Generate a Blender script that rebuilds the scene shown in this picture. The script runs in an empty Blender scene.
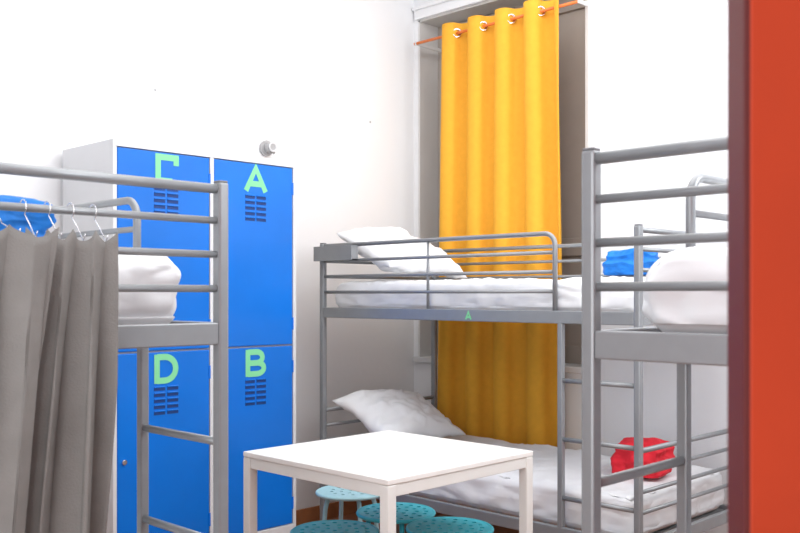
import bpy, bmesh, math, random
from mathutils import Vector, Matrix, noise
random.seed(4)
sc = bpy.context.scene
try:
    sc.view_settings.view_transform = 'Standard'
except Exception:
    pass
C = bpy.context.collection
CAMX, CAMY, H = 4.03, -4.24, 1.28
ANG = math.radians(44.41)

# ---------------------------------------------------------------- materials
def mat(name, col, rough=0.5, metal=0.0, nscale=0, namt=0.0, bump=0.0, bscale=40, spec=0.5, sheen=0.0, coat=0.0, trans=0.0):
    m = bpy.data.materials.new(name); m.use_nodes = True
    nt = m.node_tree; b = nt.nodes['Principled BSDF']
    b.inputs['Base Color'].default_value = (*col, 1)
    b.inputs['Roughness'].default_value = rough
    b.inputs['Metallic'].default_value = metal
    b.inputs['Specular IOR Level'].default_value = spec
    if sheen: b.inputs['Sheen Weight'].default_value = sheen
    if coat:
        b.inputs['Coat Weight'].default_value = coat
        b.inputs['Coat Roughness'].default_value = 0.12
    tc = nt.nodes.new('ShaderNodeTexCoord')
    if namt:
        n = nt.nodes.new('ShaderNodeTexNoise'); n.inputs['Scale'].default_value = nscale
        n.inputs['Detail'].default_value = 4
        r = nt.nodes.new('ShaderNodeValToRGB')
        r.color_ramp.elements[0].position = .3; r.color_ramp.elements[1].position = .7
        r.color_ramp.elements[0].color = (*[max(0, c*(1-namt)) for c in col], 1)
        r.color_ramp.elements[1].color = (*[min(1, c*(1+namt*.4)) for c in col], 1)
        nt.links.new(tc.outputs['Object'], n.inputs['Vector'])
        nt.links.new(n.outputs['Fac'], r.inputs['Fac'])
        nt.links.new(r.outputs['Color'], b.inputs['Base Color'])
    if bump:
        n2 = nt.nodes.new('ShaderNodeTexNoise'); n2.inputs['Scale'].default_value = bscale
        n2.inputs['Detail'].default_value = 5
        bp = nt.nodes.new('ShaderNodeBump'); bp.inputs['Strength'].default_value = bump
        bp.inputs['Distance'].default_value = 0.01
        nt.links.new(tc.outputs['Object'], n2.inputs['Vector'])
        nt.links.new(n2.outputs['Fac'], bp.inputs['Height'])
        nt.links.new(bp.outputs['Normal'], b.inputs['Normal'])
    return m

M_wall = mat('wall_paint', (.87, .88, .90), .85, nscale=1.5, namt=.015, bump=.06, bscale=30)
M_ceil = mat('ceiling_paint', (.9, .9, .9), .9, bump=.05)
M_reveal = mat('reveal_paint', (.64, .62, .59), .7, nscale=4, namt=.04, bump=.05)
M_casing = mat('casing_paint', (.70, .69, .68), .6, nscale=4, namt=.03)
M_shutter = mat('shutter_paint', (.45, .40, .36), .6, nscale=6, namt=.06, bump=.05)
M_base = mat('skirting_wood', (.50, .20, .08), .5, nscale=9, namt=.3)
M_steel = mat('grey_powdercoat', (.28, .295, .31), .33, metal=.3, nscale=20, namt=.05)
M_white = mat('white_metal', (.70, .71, .73), .4, nscale=8, namt=.02)
M_table = mat('table_laminate', (.88, .86, .83), .35, nscale=6, namt=.015)
M_tablef = mat('table_steel', (.82, .81, .78), .4)
M_blue = mat('locker_blue', (.000, .165, .68), .28, nscale=2.5, namt=.10, bump=.05, bscale=5, spec=.3, coat=.2)
M_bdark = mat('locker_slot', (.001, .04, .20), .6)
M_mint = mat('mint_sticker', (.22, .68, .34), .6)
M_yellow = mat('mustard_fabric', (.86, .43, .045), .85, nscale=30, namt=.05, bump=.15, bscale=300, spec=.2)
M_grey = mat('grey_fabric', (.225, .215, .205), .9, nscale=14, namt=.1, bump=.2, bscale=250, spec=.2)
M_sheet = mat('white_cotton', (.83, .84, .86), .9, bump=.16, bscale=12, spec=.2)
M_orange = mat('orange_rod', (.8, .19, .03), .4)
M_chrome = mat('chrome', (.75, .75, .77), .2, metal=1)
M_teal = mat('teal_metal', (.04, .46, .57), .4, nscale=10, namt=.06)
M_red = mat('red_cloth', (.72, .012, .03), .8, nscale=20, namt=.15, bump=.2)
M_blcl = mat('blue_cloth', (.005, .19, .66), .75, nscale=20, namt=.2, bump=.2)
M_door = mat('door_red', (.43, .038, .008), .45, nscale=3, namt=.12, bump=.05, spec=.25)
M_door_shade = mat('door_edge_shaded', (.10, .014, .013), .5, nscale=3, namt=.1, spec=.3)  # darker copy of the door red; shade on the edge is in the colour
M_dark = mat('dark_plastic', (.18, .185, .2), .5)
M_sens = mat('sensor_grey', (.42, .42, .43), .4)
M_glass = mat('window_glass', (.75, .82, .88), .15)
M_floor = mat('floor_tiles', (.36, .15, .07), .4)
nt = M_floor.node_tree; b = nt.nodes['Principled BSDF']
br = nt.nodes.new('ShaderNodeTexBrick'); tc = nt.nodes.new('ShaderNodeTexCoord')
br.inputs['Scale'].default_value = 1.0
br.offset = 0
br.inputs['Brick Width'].default_value = .25; br.inputs['Row Height'].default_value = .25
br.inputs['Mortar Size'].default_value = .004
br.inputs['Color1'].default_value = (.42, .17, .08, 1); br.inputs['Color2'].default_value = (.34, .13, .06, 1)
br.inputs['Mortar'].default_value = (.25, .18, .14, 1)
nt.links.new(tc.outputs['Object'], br.inputs['Vector']); nt.links.new(br.outputs['Color'], b.inputs['Base Color'])

# ---------------------------------------------------------------- helpers
def link(name, me, m=None, parent=None, smooth=False):
    o = bpy.data.objects.new(name, me); C.objects.link(o)
    if m: me.materials.append(m)
    if parent: o.parent = parent
    if smooth:
        for p in me.polygons: p.use_smooth = True
    return o

def empty(name, loc=(0, 0, 0)):
    e = bpy.data.objects.new(name, None); C.objects.link(e); e.location = loc
    e.empty_display_size = .1
    return e

def box(name, a, bb, m, parent=None, bevel=0.0, seg=2):
    me = bpy.data.meshes.new(name); bm = bmesh.new()
    bmesh.ops.create_cube(bm, size=1)
    lo = [min(a[i], bb[i]) for i in range(3)]; hi = [max(a[i], bb[i]) for i in range(3)]
    for v in bm.verts:
        v.co = Vector([lo[i] + (v.co[i]+.5)*(hi[i]-lo[i]) for i in range(3)])
    if bevel:
        bmesh.ops.bevel(bm, geom=bm.edges[:], offset=bevel, segments=seg, affect='EDGES', profile=.5)
    bm.to_mesh(me); bm.free()
    return link(name, me, m, parent)

def tube(name, pts, r, m, parent=None, seg=12, cyclic=False):
    me = bpy.data.meshes.new(name); bm = bmesh.new()
    pts = [Vector(p) for p in pts]; n = len(pts); rings = []
    prev = None
    for i, p in enumerate(pts):
        if cyclic: t = (pts[(i+1) % n]-pts[i-1])
        elif i == 0: t = pts[1]-pts[0]
        elif i == n-1: t = pts[-1]-pts[-2]
        else: t = (pts[i+1]-pts[i]).normalized()+(pts[i]-pts[i-1]).normalized()
        t.normalize()
        if prev is None:
            up = Vector((0, 0, 1)) if abs(t.z) < .9 else Vector((1, 0, 0))
            s = t.cross(up).normalized()
        else:
            s = (prev - t*prev.dot(t)).normalized()
        prev = s; q = t.cross(s)
        rings.append([bm.verts.new(p + s*math.cos(2*math.pi*k/seg)*r + q*math.sin(2*math.pi*k/seg)*r) for k in range(seg)])
    for i in range(n-1 if not cyclic else n):
        A, B = rings[i], rings[(i+1) % n]
        for k in range(seg):
            bm.faces.new((A[k], A[(k+1) % seg], B[(k+1) % seg], B[k]))
    if not cyclic:
        bm.faces.new(rings[0][::-1]); bm.faces.new(rings[-1])
    bmesh.ops.recalc_face_normals(bm, faces=bm.faces[:])
    bm.to_mesh(me); bm.free()
    return link(name, me, m, parent, smooth=True)

def torus(name, c, R, r, axis, m, parent=None):
    c = Vector(c); ax = Vector(axis).normalized()
    u = ax.cross(Vector((0, 0, 1)) if abs(ax.z) < .9 else Vector((1, 0, 0))).normalized(); w = ax.cross(u)
    return tube(name, [c+u*R*math.cos(t*math.pi/12)+w*R*math.sin(t*math.pi/12) for t in range(24)], r, m, parent, 8, True)

def disc(name, c, axis, r, h, m, parent=None, bevel=0):
    me = bpy.data.meshes.new(name); bm = bmesh.new()
    bmesh.ops.create_cone(bm, cap_ends=True, segments=32, radius1=r, radius2=r, depth=h)
    if bevel:
        ed = [e for e in bm.edges if abs(e.verts[0].co.z-e.verts[1].co.z) < 1e-6]
        bmesh.ops.bevel(bm, geom=ed, offset=bevel, segments=3, affect='EDGES')
    rot = Vector((0, 0, 1)).rotation_difference(Vector(axis)).to_matrix()
    for v in bm.verts: v.co = rot @ v.co + Vector(c)
    bm.to_mesh(me); bm.free()
    o = link(name, me, m, parent); return o

def arc(cx, cy, rx, ry, a0, a1, n=10):
    return [(cx+rx*math.cos(math.radians(a0+(a1-a0)*i/n)), cy+ry*math.sin(math.radians(a0+(a1-a0)*i/n))) for i in range(n+1)]
GLYPH = {
 'A': [[(-.42, -.5), (0, .44), (.42, -.5)], [(-.26, -.2), (.26, -.2)]],
 'B': [[(-.34, -.54), (-.34, .54)], [(-.34, .44), (.02, .44)]+arc(.04, .22, .24, .22, 90, -90)+[(-.34, 0)], [(-.30, 0), (.04, 0)]+arc(.06, -.22, .28, .22, 90, -90)+[(-.34, -.44)]],
 'C': [[(.36, .16), (.36, .44), (-.30, .44), (-.30, -.44), (.22, -.44)]],
 'D': [[(-.34, -.54), (-.34, .54)], [(-.34, .44), (-.08, .44)]+arc(-.06, 0, .40, .44, 90, -90, 16)+[(-.34, -.44)]],
}
def letter(name, s, w, h, t, mw, m, parent):
    """flat sticker letter made of mitred strokes"""
    me = bpy.data.meshes.new(name); bm = bmesh.new()
    for k, st in enumerate(GLYPH[s]):
        P_ = [Vector((x*w, y*h, .0012+k*.0005)) for x, y in st]
        L_, R_ = [], []
        for i, p in enumerate(P_):
            if i == 0: d = (P_[1]-p).normalized(); s_ = 1
            elif i == len(P_)-1: d = (p-P_[-2]).normalized(); s_ = 1
            else:
                d1 = (p-P_[i-1]).normalized(); d2 = (P_[i+1]-p).normalized()
                d = (d1+d2).normalized(); s_ = min(1/max(d.dot(d1), .35), 1.8)
            nrm = Vector((-d.y, d.x, 0))*t/2*s_
            L_.append(bm.verts.new(p+nrm)); R_.append(bm.verts.new(p-nrm))
        for i in range(len(P_)-1):
            bm.faces.new((L_[i], R_[i], R_[i+1], L_[i+1]))
    for v in bm.verts: v.co = mw @ v.co
    bm.to_mesh(me); bm.free()
    return link(name, me, m, parent)

# ---------------------------------------------------------------- room shell
XR, YF, ZC = 4.34, -5.3, 3.4
WX0, WX1, WZ0, WZ1, WD = .035, 1.27, .875, 3.0, .20
box('floor', (-.15, YF-.15, -.1), (XR+.15, .35, 0), M_floor)
box('ceiling', (-.15, YF-.15, ZC), (XR+.15, .35, ZC+.1), M_ceil)
box('wall_left', (-.15, YF-.15, 0), (0, .35, ZC), M_wall)
def multi(name, boxes, m):
    me = bpy.data.meshes.new(name); bm = bmesh.new()
    for a, bb in boxes:
        r = bmesh.ops.create_cube(bm, size=1)
        for v in r['verts']:
            v.co = Vector([a[i] + (v.co[i]+.5)*(bb[i]-a[i]) for i in range(3)])
    bm.to_mesh(me); bm.free(); return link(name, me, m)
multi('wall_back', [((WX1, 0, 0), (XR, .35, ZC)), ((0, 0, 0), (WX1, .35, WZ0)), ((0, 0, WZ1), (WX1, .35, ZC)),
                    ((0, 0, WZ0), (WX0, .35, WZ1))], M_wall)
DY0, DY1 = -3.76, -2.90
multi('wall_right', [((XR, DY1, 0), (XR+.15, .35, ZC)), ((XR, YF-.15, 0), (XR+.15, DY0, ZC)), ((XR, DY0, 2.14), (XR+.15, DY1, ZC))], M_wall)
box('wall_front', (0, YF-.15, 0), (XR, YF, ZC), M_wall)
box('baseboard_left', (0, YF, 0), (.015, 0, .085), M_base, bevel=.003)
box('baseboard_back', (.015, -.015, 0), (XR, 0, .085), M_base, bevel=.003)
box('baseboard_right', (XR-.015, DY1+.07, 0), (XR, -.015, .085), M_base, bevel=.003)

W = empty('window_1')
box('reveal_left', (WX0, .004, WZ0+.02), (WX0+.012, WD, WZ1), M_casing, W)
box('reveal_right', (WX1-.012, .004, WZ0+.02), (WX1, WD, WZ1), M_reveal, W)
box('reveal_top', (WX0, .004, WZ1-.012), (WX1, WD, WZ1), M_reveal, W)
box('sill', (WX0-.02, -.03, WZ0-.015), (WX1+.03, WD, WZ0+.02), M_white, W, .004)
box('glazing', (WX0, WD+.06, WZ0), (WX1, WD+.07, WZ1), M_glass, W)
for i, x0 in enumerate((WX0+.012, (WX0+WX1)/2+.003)):
    x1 = x0 + (WX1-WX0)/2-.018
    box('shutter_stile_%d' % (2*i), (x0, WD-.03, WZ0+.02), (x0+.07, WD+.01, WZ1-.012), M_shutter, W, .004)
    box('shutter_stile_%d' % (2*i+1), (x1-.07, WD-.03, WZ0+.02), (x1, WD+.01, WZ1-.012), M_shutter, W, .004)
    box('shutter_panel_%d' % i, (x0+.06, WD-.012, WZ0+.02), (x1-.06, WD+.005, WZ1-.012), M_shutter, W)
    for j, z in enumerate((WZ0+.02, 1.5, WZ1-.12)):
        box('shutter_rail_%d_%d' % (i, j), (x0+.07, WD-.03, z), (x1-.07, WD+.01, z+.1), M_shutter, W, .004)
T = empty('trim_1')
box('casing_right', (WX1, -.018, WZ0-.015), (WX1+.055, 0, WZ1+.06), M_casing, T, .006)
box('casing_bead', (WX1+.02, -.028, WZ0-.015), (WX1+.035, -.015, WZ1+.05), M_casing, T, .004)
box('casing_top', (WX0-.02, -.018, WZ1), (WX1, 0, WZ1+.06), M_wall, T, .006)
box('casing_top_bead', (WX0-.02, -.035, WZ1+.055), (WX1+.055, 0, WZ1+.08), M_wall, T, .006)

ROD_Z, ROD_Y = 2.82, -.10
R = empty('curtain_rod')
tube('rod', [(.10, ROD_Y, ROD_Z), (1.29, ROD_Y, ROD_Z)], .0085, M_orange, R)
for i, x in enumerate((.115, 1.29)):
    box('bracket_%d' % i, (x-.005, ROD_Y-.011, ROD_Z-.011), (x+.005, 0 if i else WD-.03, ROD_Z+.011), M_casing, R, .003)

def drape(name, fn, nu, nv, m, parent=None, thick=.003):
    me = bpy.data.meshes.new(name); bm = bmesh.new(); g = []
    for j in range(nv+1):
        g.append([bm.verts.new(fn(i/nu, j/nv)) for i in range(nu+1)])
    for j in range(nv):
        for i in range(nu):
            bm.faces.new((g[j][i], g[j][i+1], g[j+1][i+1], g[j+1][i]))
    bm.to_mesh(me); bm.free()
    o = link(name, me, m, parent, smooth=True)
    s = o.modifiers.new('thickness', 'SOLIDIFY'); s.thickness = thick
    return o
YC = empty('yellow_curtain')
NW = 4.5
def fy(u, v):
    x0, x1 = .29, 1.19
    k = 1+.05*v
    mid = (x0+x1)/2
    x = mid + (x0+(x1-x0)*u - mid)*k
    ph = u*NW*2*math.pi + .5*math.sin(v*2.2)*math.sin(u*5) + .35*v*math.sin(u*11+1)
    amp = .042*(1-.15*v) + .012*noise.noise(Vector((u*4, v*2, 1)))
    y = ROD_Y + amp*math.cos(ph) + .014*noise.noise(Vector((u*6, v*1.5, 7)))*v
    x += .014*math.sin(2*ph)*.8
    z = ROD_Z + .06 - v*(ROD_Z+.06-.30)
    return Vector((x, y, z))
drape('cloth', fy, 220, 40, M_yellow, YC)
for i in range(9):
    u = (i+.5)/(2*NW)
    p = fy(u, .0233)
    sgn = 1 if i % 2 == 0 else -1
    for dx in (-.004, .004):
        torus('eyelet_%d_%d' % (i, dx > 0), (p.x+dx, ROD_Y, ROD_Z), .024, .006, (1, sgn*.75, 0), M_chrome, YC)

# ---------------------------------------------------------------- bunk bed
ZT, ZB = 1.535, 1.215
BARS = (1.456, 1.376, 1.295)
W_BED = .86
def bunk(P, L, tag):
    E = empty('bunk_bed')
    def bx(n, a, bb, bev=.003, m=M_steel):
        pa, pb = P(*a), P(*bb)
        return box(n, pa, pb, m, E, bev)
    def tb(n, pts, r):
        return tube(n, [P(*p) for p in pts], r, M_steel, E)
    Wd = W_BED; h = .0145
    k = 0
    for u in (0, L):
        for v in (0, Wd):
            k += 1
            bx('post_%d' % k, (u-h, v-h, 0.0), (u+h, v+h, ZT+.012), .006)
            bx('post_cap_%d' % k, (u-h+.002, v-h+.002, ZT+.011), (u+h-.002, v+h-.002, ZT+.016), .002, M_dark)
    for e, u in enumerate((0, L)):
        tb('end_top_%d' % e, [(u, h, ZT-.004), (u, Wd-h, ZT-.004)], .0115)
        for j, z in enumerate(BARS):
            tb('end_bar_%d_%d' % (e, j), [(u, h, z), (u, Wd-h, z)], .0085)
        bx('end_beam_%d' % e, (u-.0125, h, ZB-.052), (u+.0125, Wd-h, ZB))
        for j, z in enumerate((.68, .60, .52, .44)):
            tb('end_low_%d_%d' % (e, j), [(u, h, z), (u, Wd-h, z)], .0085 if j else .011)
        bx('end_low_beam_%d' % e, (u-.0125, h, .28), (u+.0125, Wd-h, .33))
    for e, v in enumerate((0, Wd)):
        bx('side_beam_%d' % e, (h, v-.0125, ZB-.052), (L-h, v+.0125, ZB))
        bx('side_low_beam_%d' % e, (h, v-.0125, .28), (L-h, v+.0125, .33))
    n = 14
    for i in range(n):
        u = .08+(L-.16)*i/(n-1)
        bx('slat_%d' % i, (u-.02, .0125, ZB-.03), (u+.02, Wd-.0125, ZB-.02), 0)
        bx('slat_low_%d' % i, (u-.02, .0125, .30), (u+.02, Wd-.0125, .31), 0)
    g0 = .385
    def loop(v):
        pts = [(g0, v, ZB)]
        R_ = .05
        for t in range(0, 7):
            a = math.pi - t*math.pi/12
            pts.append((g0+R_+R_*math.cos(a), v, ZT-R_+R_*math.sin(a)))
        pts.append((L-h, v, ZT))
        return pts
    tb('guard_top', loop(0), .0105)
    for j, z in enumerate(BARS):
        tb('guard_bar_%d' % j, [(g0, 0, z), (L-h, 0, z)], .008)
    tb('guard_upright', [(L*.596, 0, ZB), (L*.596, 0, ZT)], .007)
    tb('back_guard_top', [(h, Wd, ZT), (L-h, Wd, ZT)], .0105)
    for j, z in enumerate(BARS):
        tb('back_guard_bar_%d' % j, [(h, Wd, z), (L-h, Wd, z)], .008)
    bx('ladder_stile', (.355-.012, -.012, 0), (.355+.012, .0125, ZB-.05), .004)
    for j, z in enumerate((.93, .69, .45, .21)):
        tb('rung_%d' % j, [(.01, 0, z), (.345, 0, z)], .010)
    return E

def mattress(P, L, z0, z1, seed, u0=.045, v0=.035, r=.045, amp=1.0):
    me = bpy.data.meshes.new('mattress'); bm = bmesh.new()
    bmesh.ops.create_cube(bm, size=1)
    u1, v1 = L-.045, W_BED-.035
    bmesh.ops.subdivide_edges(bm, edges=bm.edges[:], cuts=70, use_grid_fill=True)
    rz = min(r, (z1-z0)*.48)
    for v in bm.verts:
        p = Vector((u0+(v.co.x+.5)*(u1-u0), v0+(v.co.y+.5)*(v1-v0), z0+(v.co.z+.5)*(z1-z0)))
        q = Vector((min(max(p.x, u0+r), u1-r), min(max(p.y, v0+r), v1-r), min(max(p.z, z0+rz), z1-rz)))
        d = p-q
        if d.length > 0: p = q + d.normalized()*min(r, d.length)
        s = Vector((p.x*5, p.y*5, p.z*9+seed*7))
        w = p.x*3 + p.y*2 + 1.2*noise.noise(Vector((p.x*2, p.y*2, seed)))
        crease = (1-abs(noise.noise(Vector((w*3.2, (p.x-p.y)*1.2, seed+p.z*3)))))**6
        dis = amp*(noise.noise(s)*.010 + abs(noise.noise(s*2.1))*.012 + crease*.010 - .004)
        if p.z > z0+.03:
            if v.co.z > .49: p.z += dis
            elif d.length > 0: p += Vector((d.x, d.y, 0)).normalized()*dis
        v.co = P(*p)
    bmesh.ops.recalc_face_normals(bm, faces=bm.faces[:])
    bm.to_mesh(me); bm.free()
    return link('mattress', me, M_sheet, None, smooth=True)

def pillow(loc, rot, sx, sy, h, seed, m=M_sheet, name='pillow', crump=.026):
    me = bpy.data.meshes.new(name); bm = bmesh.new(); n = 56
    def pt(s, t, side):
        e = max(0, (1-abs(s)**2.4))*max(0, (1-abs(t)**2.4))
        th = h*.5*(e**.5)
        pinch = 1-.10*(1-abs(s))*abs(t)**2
        pinch2 = 1-.10*(1-abs(t))*abs(s)**2
        cr = (1-abs(noise.noise(Vector((s*2.4+t*1.5, t*1.6-s, seed*5+side)))))**7*.012
        nn = noise.noise(Vector((s*2.2, t*2.2, seed+side)))*crump + abs(noise.noise(Vector((s*4, t*4, seed*3+side))))*crump + cr
        bend = -.035*(t*t)+.03*noise.noise(Vector((s*1.3, t*1.3, seed*2)))
        return Vector((s*sx/2*pinch2, t*sy/2*pinch, side*(th + nn*(e**.4))+bend))
    top = [[bm.verts.new(pt(-1+2*i/n, -1+2*j/n, 1)) for i in range(n+1)] for j in range(n+1)]
    bot = [[bm.verts.new(pt(-1+2*i/n, -1+2*j/n, -1)) for i in range(n+1)] for j in range(n+1)]
    for j in range(n):
        for i in range(n):
            bm.faces.new((top[j][i], top[j][i+1], top[j+1][i+1], top[j+1][i]))
            bm.faces.new((bot[j+1][i], bot[j+1][i+1], bot[j][i+1], bot[j][i]))
    bmesh.ops.remove_doubles(bm, verts=bm.verts[:], dist=.0004)
    bm.to_mesh(me); bm.free()
    o = link(name, me, m, None, smooth=True)
    o.location = loc; o.rotation_euler = [math.radians(a) for a in rot]
    return o

def blob(name, loc, sx, sy, sz, seed, m, crump=.2, rot=0):
    """loosely folded cloth: squashed rounded bundle with fold creases"""
    me = bpy.data.meshes.new(name); bm = bmesh.new()
    bmesh.ops.create_icosphere(bm, subdivisions=6, radius=1)
    for v in bm.verts:
        p = v.co.copy()
        mx = max(abs(p.x), abs(p.y), abs(p.z)); p = p*(.55+.45/mx*.85)
        f = 1 + crump*noise.noise(p*1.3+Vector((seed, 0, 0)))
        f -= .07*abs(math.sin(p.z*6+1.8*noise.noise(p*1.5+Vector((0, seed, 0)))))
        f -= crump*.35*abs(noise.noise(p*3+Vector((0, 0, seed))))
        p = p*f
        p.z = max(p.z, -.6)
        v.co = Vector((p.x*sx, p.y*sy, (p.z+.6)/1.55*sz))
    bm.to_mesh(me); bm.free()
    o = link(name, me, m, None, smooth=True); o.location = loc; o.rotation_euler[2] = rot
    return o

LC = 1.84
Pc = lambda u, v, z: Vector((2.19-u, -1.056+v, z))
Pl = lambda u, v, z: Vector((2.18-u, -2.96-v, z))
Pr = lambda u, v, z: Vector((3.08+v, -2.765+u, z))
bc = bunk(Pc, LC, 'c'); bl = bunk(Pl, 1.95, 'l'); brr = bunk(Pr, 1.95, 'r')
mattress(Pc, LC, ZB-.018, 1.345, 0); mattress(Pc, LC, .312, .495, 5)
mattress(Pl, 1.95, ZB-.018, 1.37, 1, u0=.085, r=.06, amp=1.3); mattress(Pl, 1.95, .312, .50, 6)
mattress(Pr, 1.95, ZB-.018, 1.362, 2, u0=.06, v0=.05, r=.07, amp=1.3); mattress(Pr, 1.95, .312, .50, 7)

mw = Matrix.Translation((1.35, -1.056-.0125, 1.189)) @ Matrix.Rotation(math.radians(90), 4, 'X')
letter('letter_a', 'A', .036, .036, .009, mw, M_mint, bc)
box('tray_floor', (.33, -1.10, 1.455), (.62, -1.055, 1.46), M_steel, bc)
box('tray_front', (.33, -1.105, 1.455), (.62, -1.10, 1.53), M_steel, bc, .001)
box('tray_side_1', (.33, -1.10, 1.455), (.335, -1.06, 1.53), M_steel, bc)
box('tray_side_2', (.615, -1.10, 1.455), (.62, -1.06, 1.53), M_steel, bc)

pillow((.60, -.70, 1.515), (-4, 24, 0), .44, .62, .14, 1)
pillow((.60, -.72, .660), (-4, 24, 0), .44, .62, .14, 4)
blob('blue_blanket', (1.93, -.66, 1.365), .13, .15, .125, 2, M_blcl, rot=.3)
blob('red_blanket', (1.96, -.62, .512), .13, .15, .155, 5, M_red, rot=.2)
blob('blue_blanket', (1.99, -3.40, 1.40), .075, .12, .10, 8, M_blcl)

# ---------------------------------------------------------------- grey privacy curtain on left bed
GC = empty('grey_curtain')
def mkgrey(yt, yb, k0, ph0, zb, nm, xo, amax):
    def f(u, v):
        e = min(1, v*1.25)
        ya = yt[0]+(yt[1]-yt[0])*u; yc = yb[0]+(yb[1]-yb[0])*u
        y = ya+(yc-ya)*e
        ph = ph0+u*k0*2*math.pi + .9*math.sin(v*2.5+u*3)*v
        amp = .006+amax*min(1, v*3.5)*(1+.4*noise.noise(Vector((u*4, v*2, ph0))))
        x = xo+amp*math.sin(ph)+.014*math.sin(ph*.5+v*2)*v
        zt = 1.412 - .022*abs(math.sin(u*4*math.pi))
        return Vector((x, y+amp*.35*math.sin(2*ph), zt-v*(zt-zb)))
    drape(nm, f, 120, 60, M_grey, GC)
mkgrey((-3.46, -3.268), (-3.57, -3.310), 3.1, .1, .30, 'cloth_1', 2.249, .030)
mkgrey((-3.80, -3.412), (-3.84, -3.50), 4.6, 2.0, .30, 'cloth_2', 2.298, .022)
for i, y in enumerate((-3.285, -3.335, -3.385, -3.435, -3.49, -3.55, -3.61, -3.67, -3.73, -3.79)):
    pts = []
    for t in range(0, 15):
        a = math.radians(-60+t*18)
        pts.append((2.18+.016*math.cos(a), y, 1.456+.016*math.sin(a)))
    xe = 2.247 if i < 4 else 2.296
    pts = pts[::-1] + [(2.205, y+.003, 1.42), (xe-.025, y+.004, 1.40), (xe-.009, y, 1.392), (xe, y, 1.405)]
    tube('hook_%d' % i, pts, .0012, M_chrome, GC, 6)

# ---------------------------------------------------------------- locker
K = empty('locker')
LX0, LX1, LY0, LY1, LZ0, LZ1 = .03, .487, -2.321, -1.348, .12, 1.93
box('carcass', (LX0, LY0, LZ0), (LX1-.022, LY1, LZ1), M_white, K, .003)
f0 = LX1-.024
ft = .018
ymid = (LY0+LY1)/2
box('frame_top', (f0, LY0, LZ1-.03), (LX1, LY1, LZ1), M_white, K, .002)
box('frame_bottom', (f0, LY0, LZ0), (LX1, LY1, LZ0+.045), M_white, K, .002)
for n_, (a, b_) in enumerate(((LY0, LY0+ft), (LY1-ft, LY1), (ymid-.010, ymid+.010))):
    box('frame_stile_%d' % n_, (f0, a, LZ0+.045), (LX1, b_, LZ1-.03), M_white, K, .002)
for i in range(4):
    box('foot_%d' % i, ((LX0+.03) if i % 2 else (LX1-.09), LY0+.03 if i < 2 else LY1-.09, 0), ((LX0+.07) if i % 2 else (LX1-.05), LY0+.07 if i < 2 else LY1-.05, LZ0), M_white, K)
zm = 1.037
letters = {(0, 1): 'C', (1, 1): 'A', (0, 0): 'D', (1, 0): 'B'}
for c in (0, 1):
    y0 = LY0+ft+.003 if c == 0 else ymid+.013
    y1 = ymid-.013 if c == 0 else LY1-ft-.003
    for r in (0, 1):
        z0 = LZ0+.048 if r == 0 else zm+.004
        z1 = zm-.004 if r == 0 else LZ1-.033
        tag = letters[(c, r)]
        box('door_'+tag, (f0+.002, y0, z0), (LX1-.003, y1, z1), M_blue, K, .004)
        xf = LX1-.003
        cy = (y0+y1)/2
        zl = z1-.072
        rotm = Matrix.Translation((xf+.0006, cy+.005, zl)) @ Matrix.Rotation(math.radians(90), 4, 'Z') @ Matrix.Rotation(math.radians(90), 4, 'X')
        letter('letter_'+tag, tag, .135, .116, .027, rotm, M_mint, K)
        for q in range(5):
            zz = zl-.086-q*.026
            for hlf in (-1, 1):
                ya = cy+.005+hlf*.005; yb = cy+.005+hlf*.060
                box('slot_%s_%d_%d' % (tag, q, hlf), (xf-.002, ya, zz-.008), (xf+.0010, yb, zz+.006), M_bdark, K, .0005)
                box('louvre_%s_%d_%d' % (tag, q, hlf), (xf-.002, ya, zz+.005), (xf+.005, yb, zz+.011), M_blue, K, .002)
        ly = y0+.03
        disc('lock_'+tag, (xf+.004, ly, (z0+z1)/2-.02), (1, 0, 0), .011, .012, M_chrome, K, .002)
        for hz in (z0+.10, z1-.10):
            box('hinge_%s_%.2f' % (tag, hz), (xf-.002, y1-.004, hz-.03), (xf+.003, y1+.006, hz+.03), M_blue, K, .001)

S = empty('wall_sensor')
disc('base', (.012, -1.166, 2.07), (1, 0, 0), .042, .024, M_sens, S, .006)
disc('head', (.045, -1.166, 2.07), (1, 0, 0), .027, .045, M_sens, S, .008)
torus('ring', (.068, -1.166, 2.07), .022, .005, (1, 0, 0), M_white, S)
tube('arm', [(.03, -1.166, 2.07), (.035, -1.13, 2.045)], .008, M_sens, S)
def wallpt(px, py):
    k = (px-400)/930
    Z = CAMX/(math.sin(ANG)-k*math.cos(ANG))
    return CAMY+Z*(k*math.sin(ANG)+math.cos(ANG)), H-(py-295)*Z/930
for px, py in ((155, 90), (370, 122)):
    y, z = wallpt(px, py)
    disc('wall_screw', (.002, y, z), (1, 0, 0), .006, .006, M_sens, None, .002)

# ---------------------------------------------------------------- table
TB = empty('dining_table')
tx0, tx1, ty0, ty1 = 1.395, 2.105, -2.325, -1.615
box('top', (tx0, ty0, .722), (tx1, ty1, .74), M_table, TB, .003)
lg = .036
for i, (x, y) in enumerate(((tx0, ty0), (tx1-lg, ty0), (tx0, ty1-lg), (tx1-lg, ty1-lg))):
    box('leg_%d' % i, (x, y, 0), (x+lg, y+lg, .7215), M_tablef, TB, .004)
box('apron_1', (tx0+lg, ty0+.004, .685), (tx1-lg, ty0+.026, .7215), M_tablef, TB, .002)
box('apron_2', (tx0+lg, ty1-.026, .685), (tx1-lg, ty1-.004, .7215), M_tablef, TB, .002)
box('apron_3', (tx0+.004, ty0+lg, .685), (tx0+.026, ty1-lg, .7215), M_tablef, TB, .002)
box('apron_4', (tx1-.026, ty0+lg, .685), (tx1-.004, ty1-lg, .7215), M_tablef, TB, .002)

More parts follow.
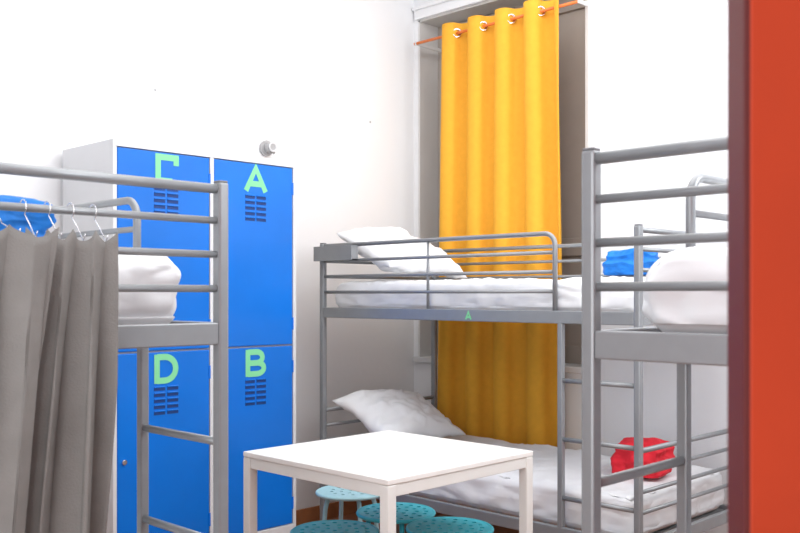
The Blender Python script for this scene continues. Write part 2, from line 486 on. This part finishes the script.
# ---------------------------------------------------------------- stools
def stool(x, y, r, m, rot=0):
    E = empty('stool', (x, y, 0)); E.rotation_euler[2] = rot
    cu = bpy.data.curves.new('seat', 'CURVE'); cu.dimensions = '2D'; cu.fill_mode = 'BOTH'; cu.extrude = .003
    def circ(cx, cy, rr, n):
        s = cu.splines.new('POLY'); s.points.add(n-1); s.use_cyclic_u = True
        for i in range(n):
            s.points[i].co = (cx+rr*math.cos(2*math.pi*i/n), cy+rr*math.sin(2*math.pi*i/n), 0, 1)
    circ(0, 0, r-.004, 48)
    for ring, n in ((.042, 6), (.080, 12), (.116, 18)):
        if ring < r-.025:
            for i in range(n):
                a = 2*math.pi*i/n+ring*20
                circ(ring*math.cos(a), ring*math.sin(a), .009, 12)
    circ(0, 0, .009, 12)
    t = bpy.data.objects.new('tmp', cu); C.objects.link(t); bpy.context.view_layer.update()
    me = bpy.data.meshes.new_from_object(t.evaluated_get(bpy.context.evaluated_depsgraph_get())); bpy.data.objects.remove(t)
    for v in me.vertices: v.co.z += .447
    me.materials.clear()
    link('seat', me, m, E)
    tube('rim', [(r*math.cos(i*math.pi/24), r*math.sin(i*math.pi/24), .444) for i in range(48)], .008, m, E, 10, True)
    tube('under_ring', [(r*.7*math.cos(i*math.pi/24), r*.7*math.sin(i*math.pi/24), .434) for i in range(48)], .007, m, E, 8, True)
    for i in range(4):
        a = math.pi/4+i*math.pi/2
        c, s = math.cos(a), math.sin(a)
        tube('leg_%d' % i, [(r*.7*c, r*.7*s, .436), (r*.8*c, r*.8*s, .38), (r*1.02*c, r*1.02*s, .0)], .0095, m, E)
    tube('foot_ring', [(r*.93*math.cos(i*math.pi/24), r*.93*math.sin(i*math.pi/24), .17) for i in range(48)], .006, m, E, 8, True)
M_tealw = mat('pale_stool_metal', (.36, .60, .66), .4)
stool(1.52, -1.70, .145, M_teal, .2)
stool(1.83, -1.74, .150, M_teal, .5)
stool(1.573, -2.06, .150, M_teal, .1)
stool(1.12, -1.57, .14, M_tealw, .4)

# ---------------------------------------------------------------- door (open leaf at right)
def cam2w(X, Z):
    return Vector((CAMX + X*math.cos(ANG)-Z*math.sin(ANG), CAMY + X*math.sin(ANG)+Z*math.cos(ANG), 0))
D = empty('door_1')
A = cam2w(.300, .80)
D.location = A; D.rotation_euler[2] = ANG
box('leaf', (0.001, 0, .012), (.80, .042, 2.10), M_door, D, .002)
box('leaf_edge', (-.004, 0.0005, .012), (.002, .0415, 2.10), M_door_shade, D, .001)
box('panel_low', (.14, -.008, .15), (.66, .001, .95), M_door, D, .006)
box('panel_high', (.14, -.008, 1.1), (.66, .001, 1.95), M_door, D, .006)
disc('handle_rose', (.06, -.006, .92), (0, 1, 0), .024, .012, M_chrome, D, .003)
tube('handle', [(.06, -.01, .92), (.06, -.05, .92), (.075, -.055, .92), (.17, -.055, .92)], .009, M_chrome, D)
F = empty('trim_2')
box('jamb_1', (XR-.02, DY0-.07, 0), (XR, DY0, 2.21), M_door, F, .003)
box('jamb_2', (XR-.02, DY1, 0), (XR, DY1+.07, 2.21), M_door, F, .003)
box('jamb_top', (XR-.02, DY0, 2.14), (XR, DY1, 2.21), M_door, F, .003)

# ---------------------------------------------------------------- lights
def area(name, loc, target, sx, sy, e, col=(1, 1, 1)):
    l = bpy.data.lights.new(name, 'AREA'); l.shape = 'RECTANGLE'; l.size = sx; l.size_y = sy; l.energy = e; l.color = col
    o = bpy.data.objects.new(name, l); C.objects.link(o); o.location = loc
    o.rotation_euler = (Vector(target)-Vector(loc)).to_track_quat('-Z', 'Y').to_euler()
    return o
area('ceiling_fill', (2.3, -1.8, 3.36), (2.3, -1.8, 0), 3.0, 3.0, 74, (1, .995, .985))  # added soft fill under the ceiling for even light, no lamp there
area('window_light', (3.0, -5.15, 1.6), (1.4, -1.2, 1.0), 2.4, 2.4, 64, (.95, .975, 1))
area('corner_fill', (4.22, -1.3, 2.45), (.1, -.6, 1.0), 1.5, 1.2, 46, (.98, .99, 1))  # added fill beside the right wall, brightens the dim far corner; no real source
w = bpy.data.worlds.new('World'); sc.world = w; w.use_nodes = True
w.node_tree.nodes['Background'].inputs[0].default_value = (.9, .95, 1, 1)
w.node_tree.nodes['Background'].inputs[1].default_value = 1.0

# ---------------------------------------------------------------- camera
cd = bpy.data.cameras.new('Camera'); cam = bpy.data.objects.new('Camera', cd); C.objects.link(cam)
cam.location = (CAMX, CAMY, H); cam.rotation_euler = (math.radians(90), 0, ANG)
cd.sensor_width = 36; cd.lens = 930/800*36
cd.shift_y = (295-266.5)/800
cd.clip_start = .02
cd.dof.use_dof = True; cd.dof.focus_distance = 3.6; cd.dof.aperture_fstop = 8
sc.camera = cam
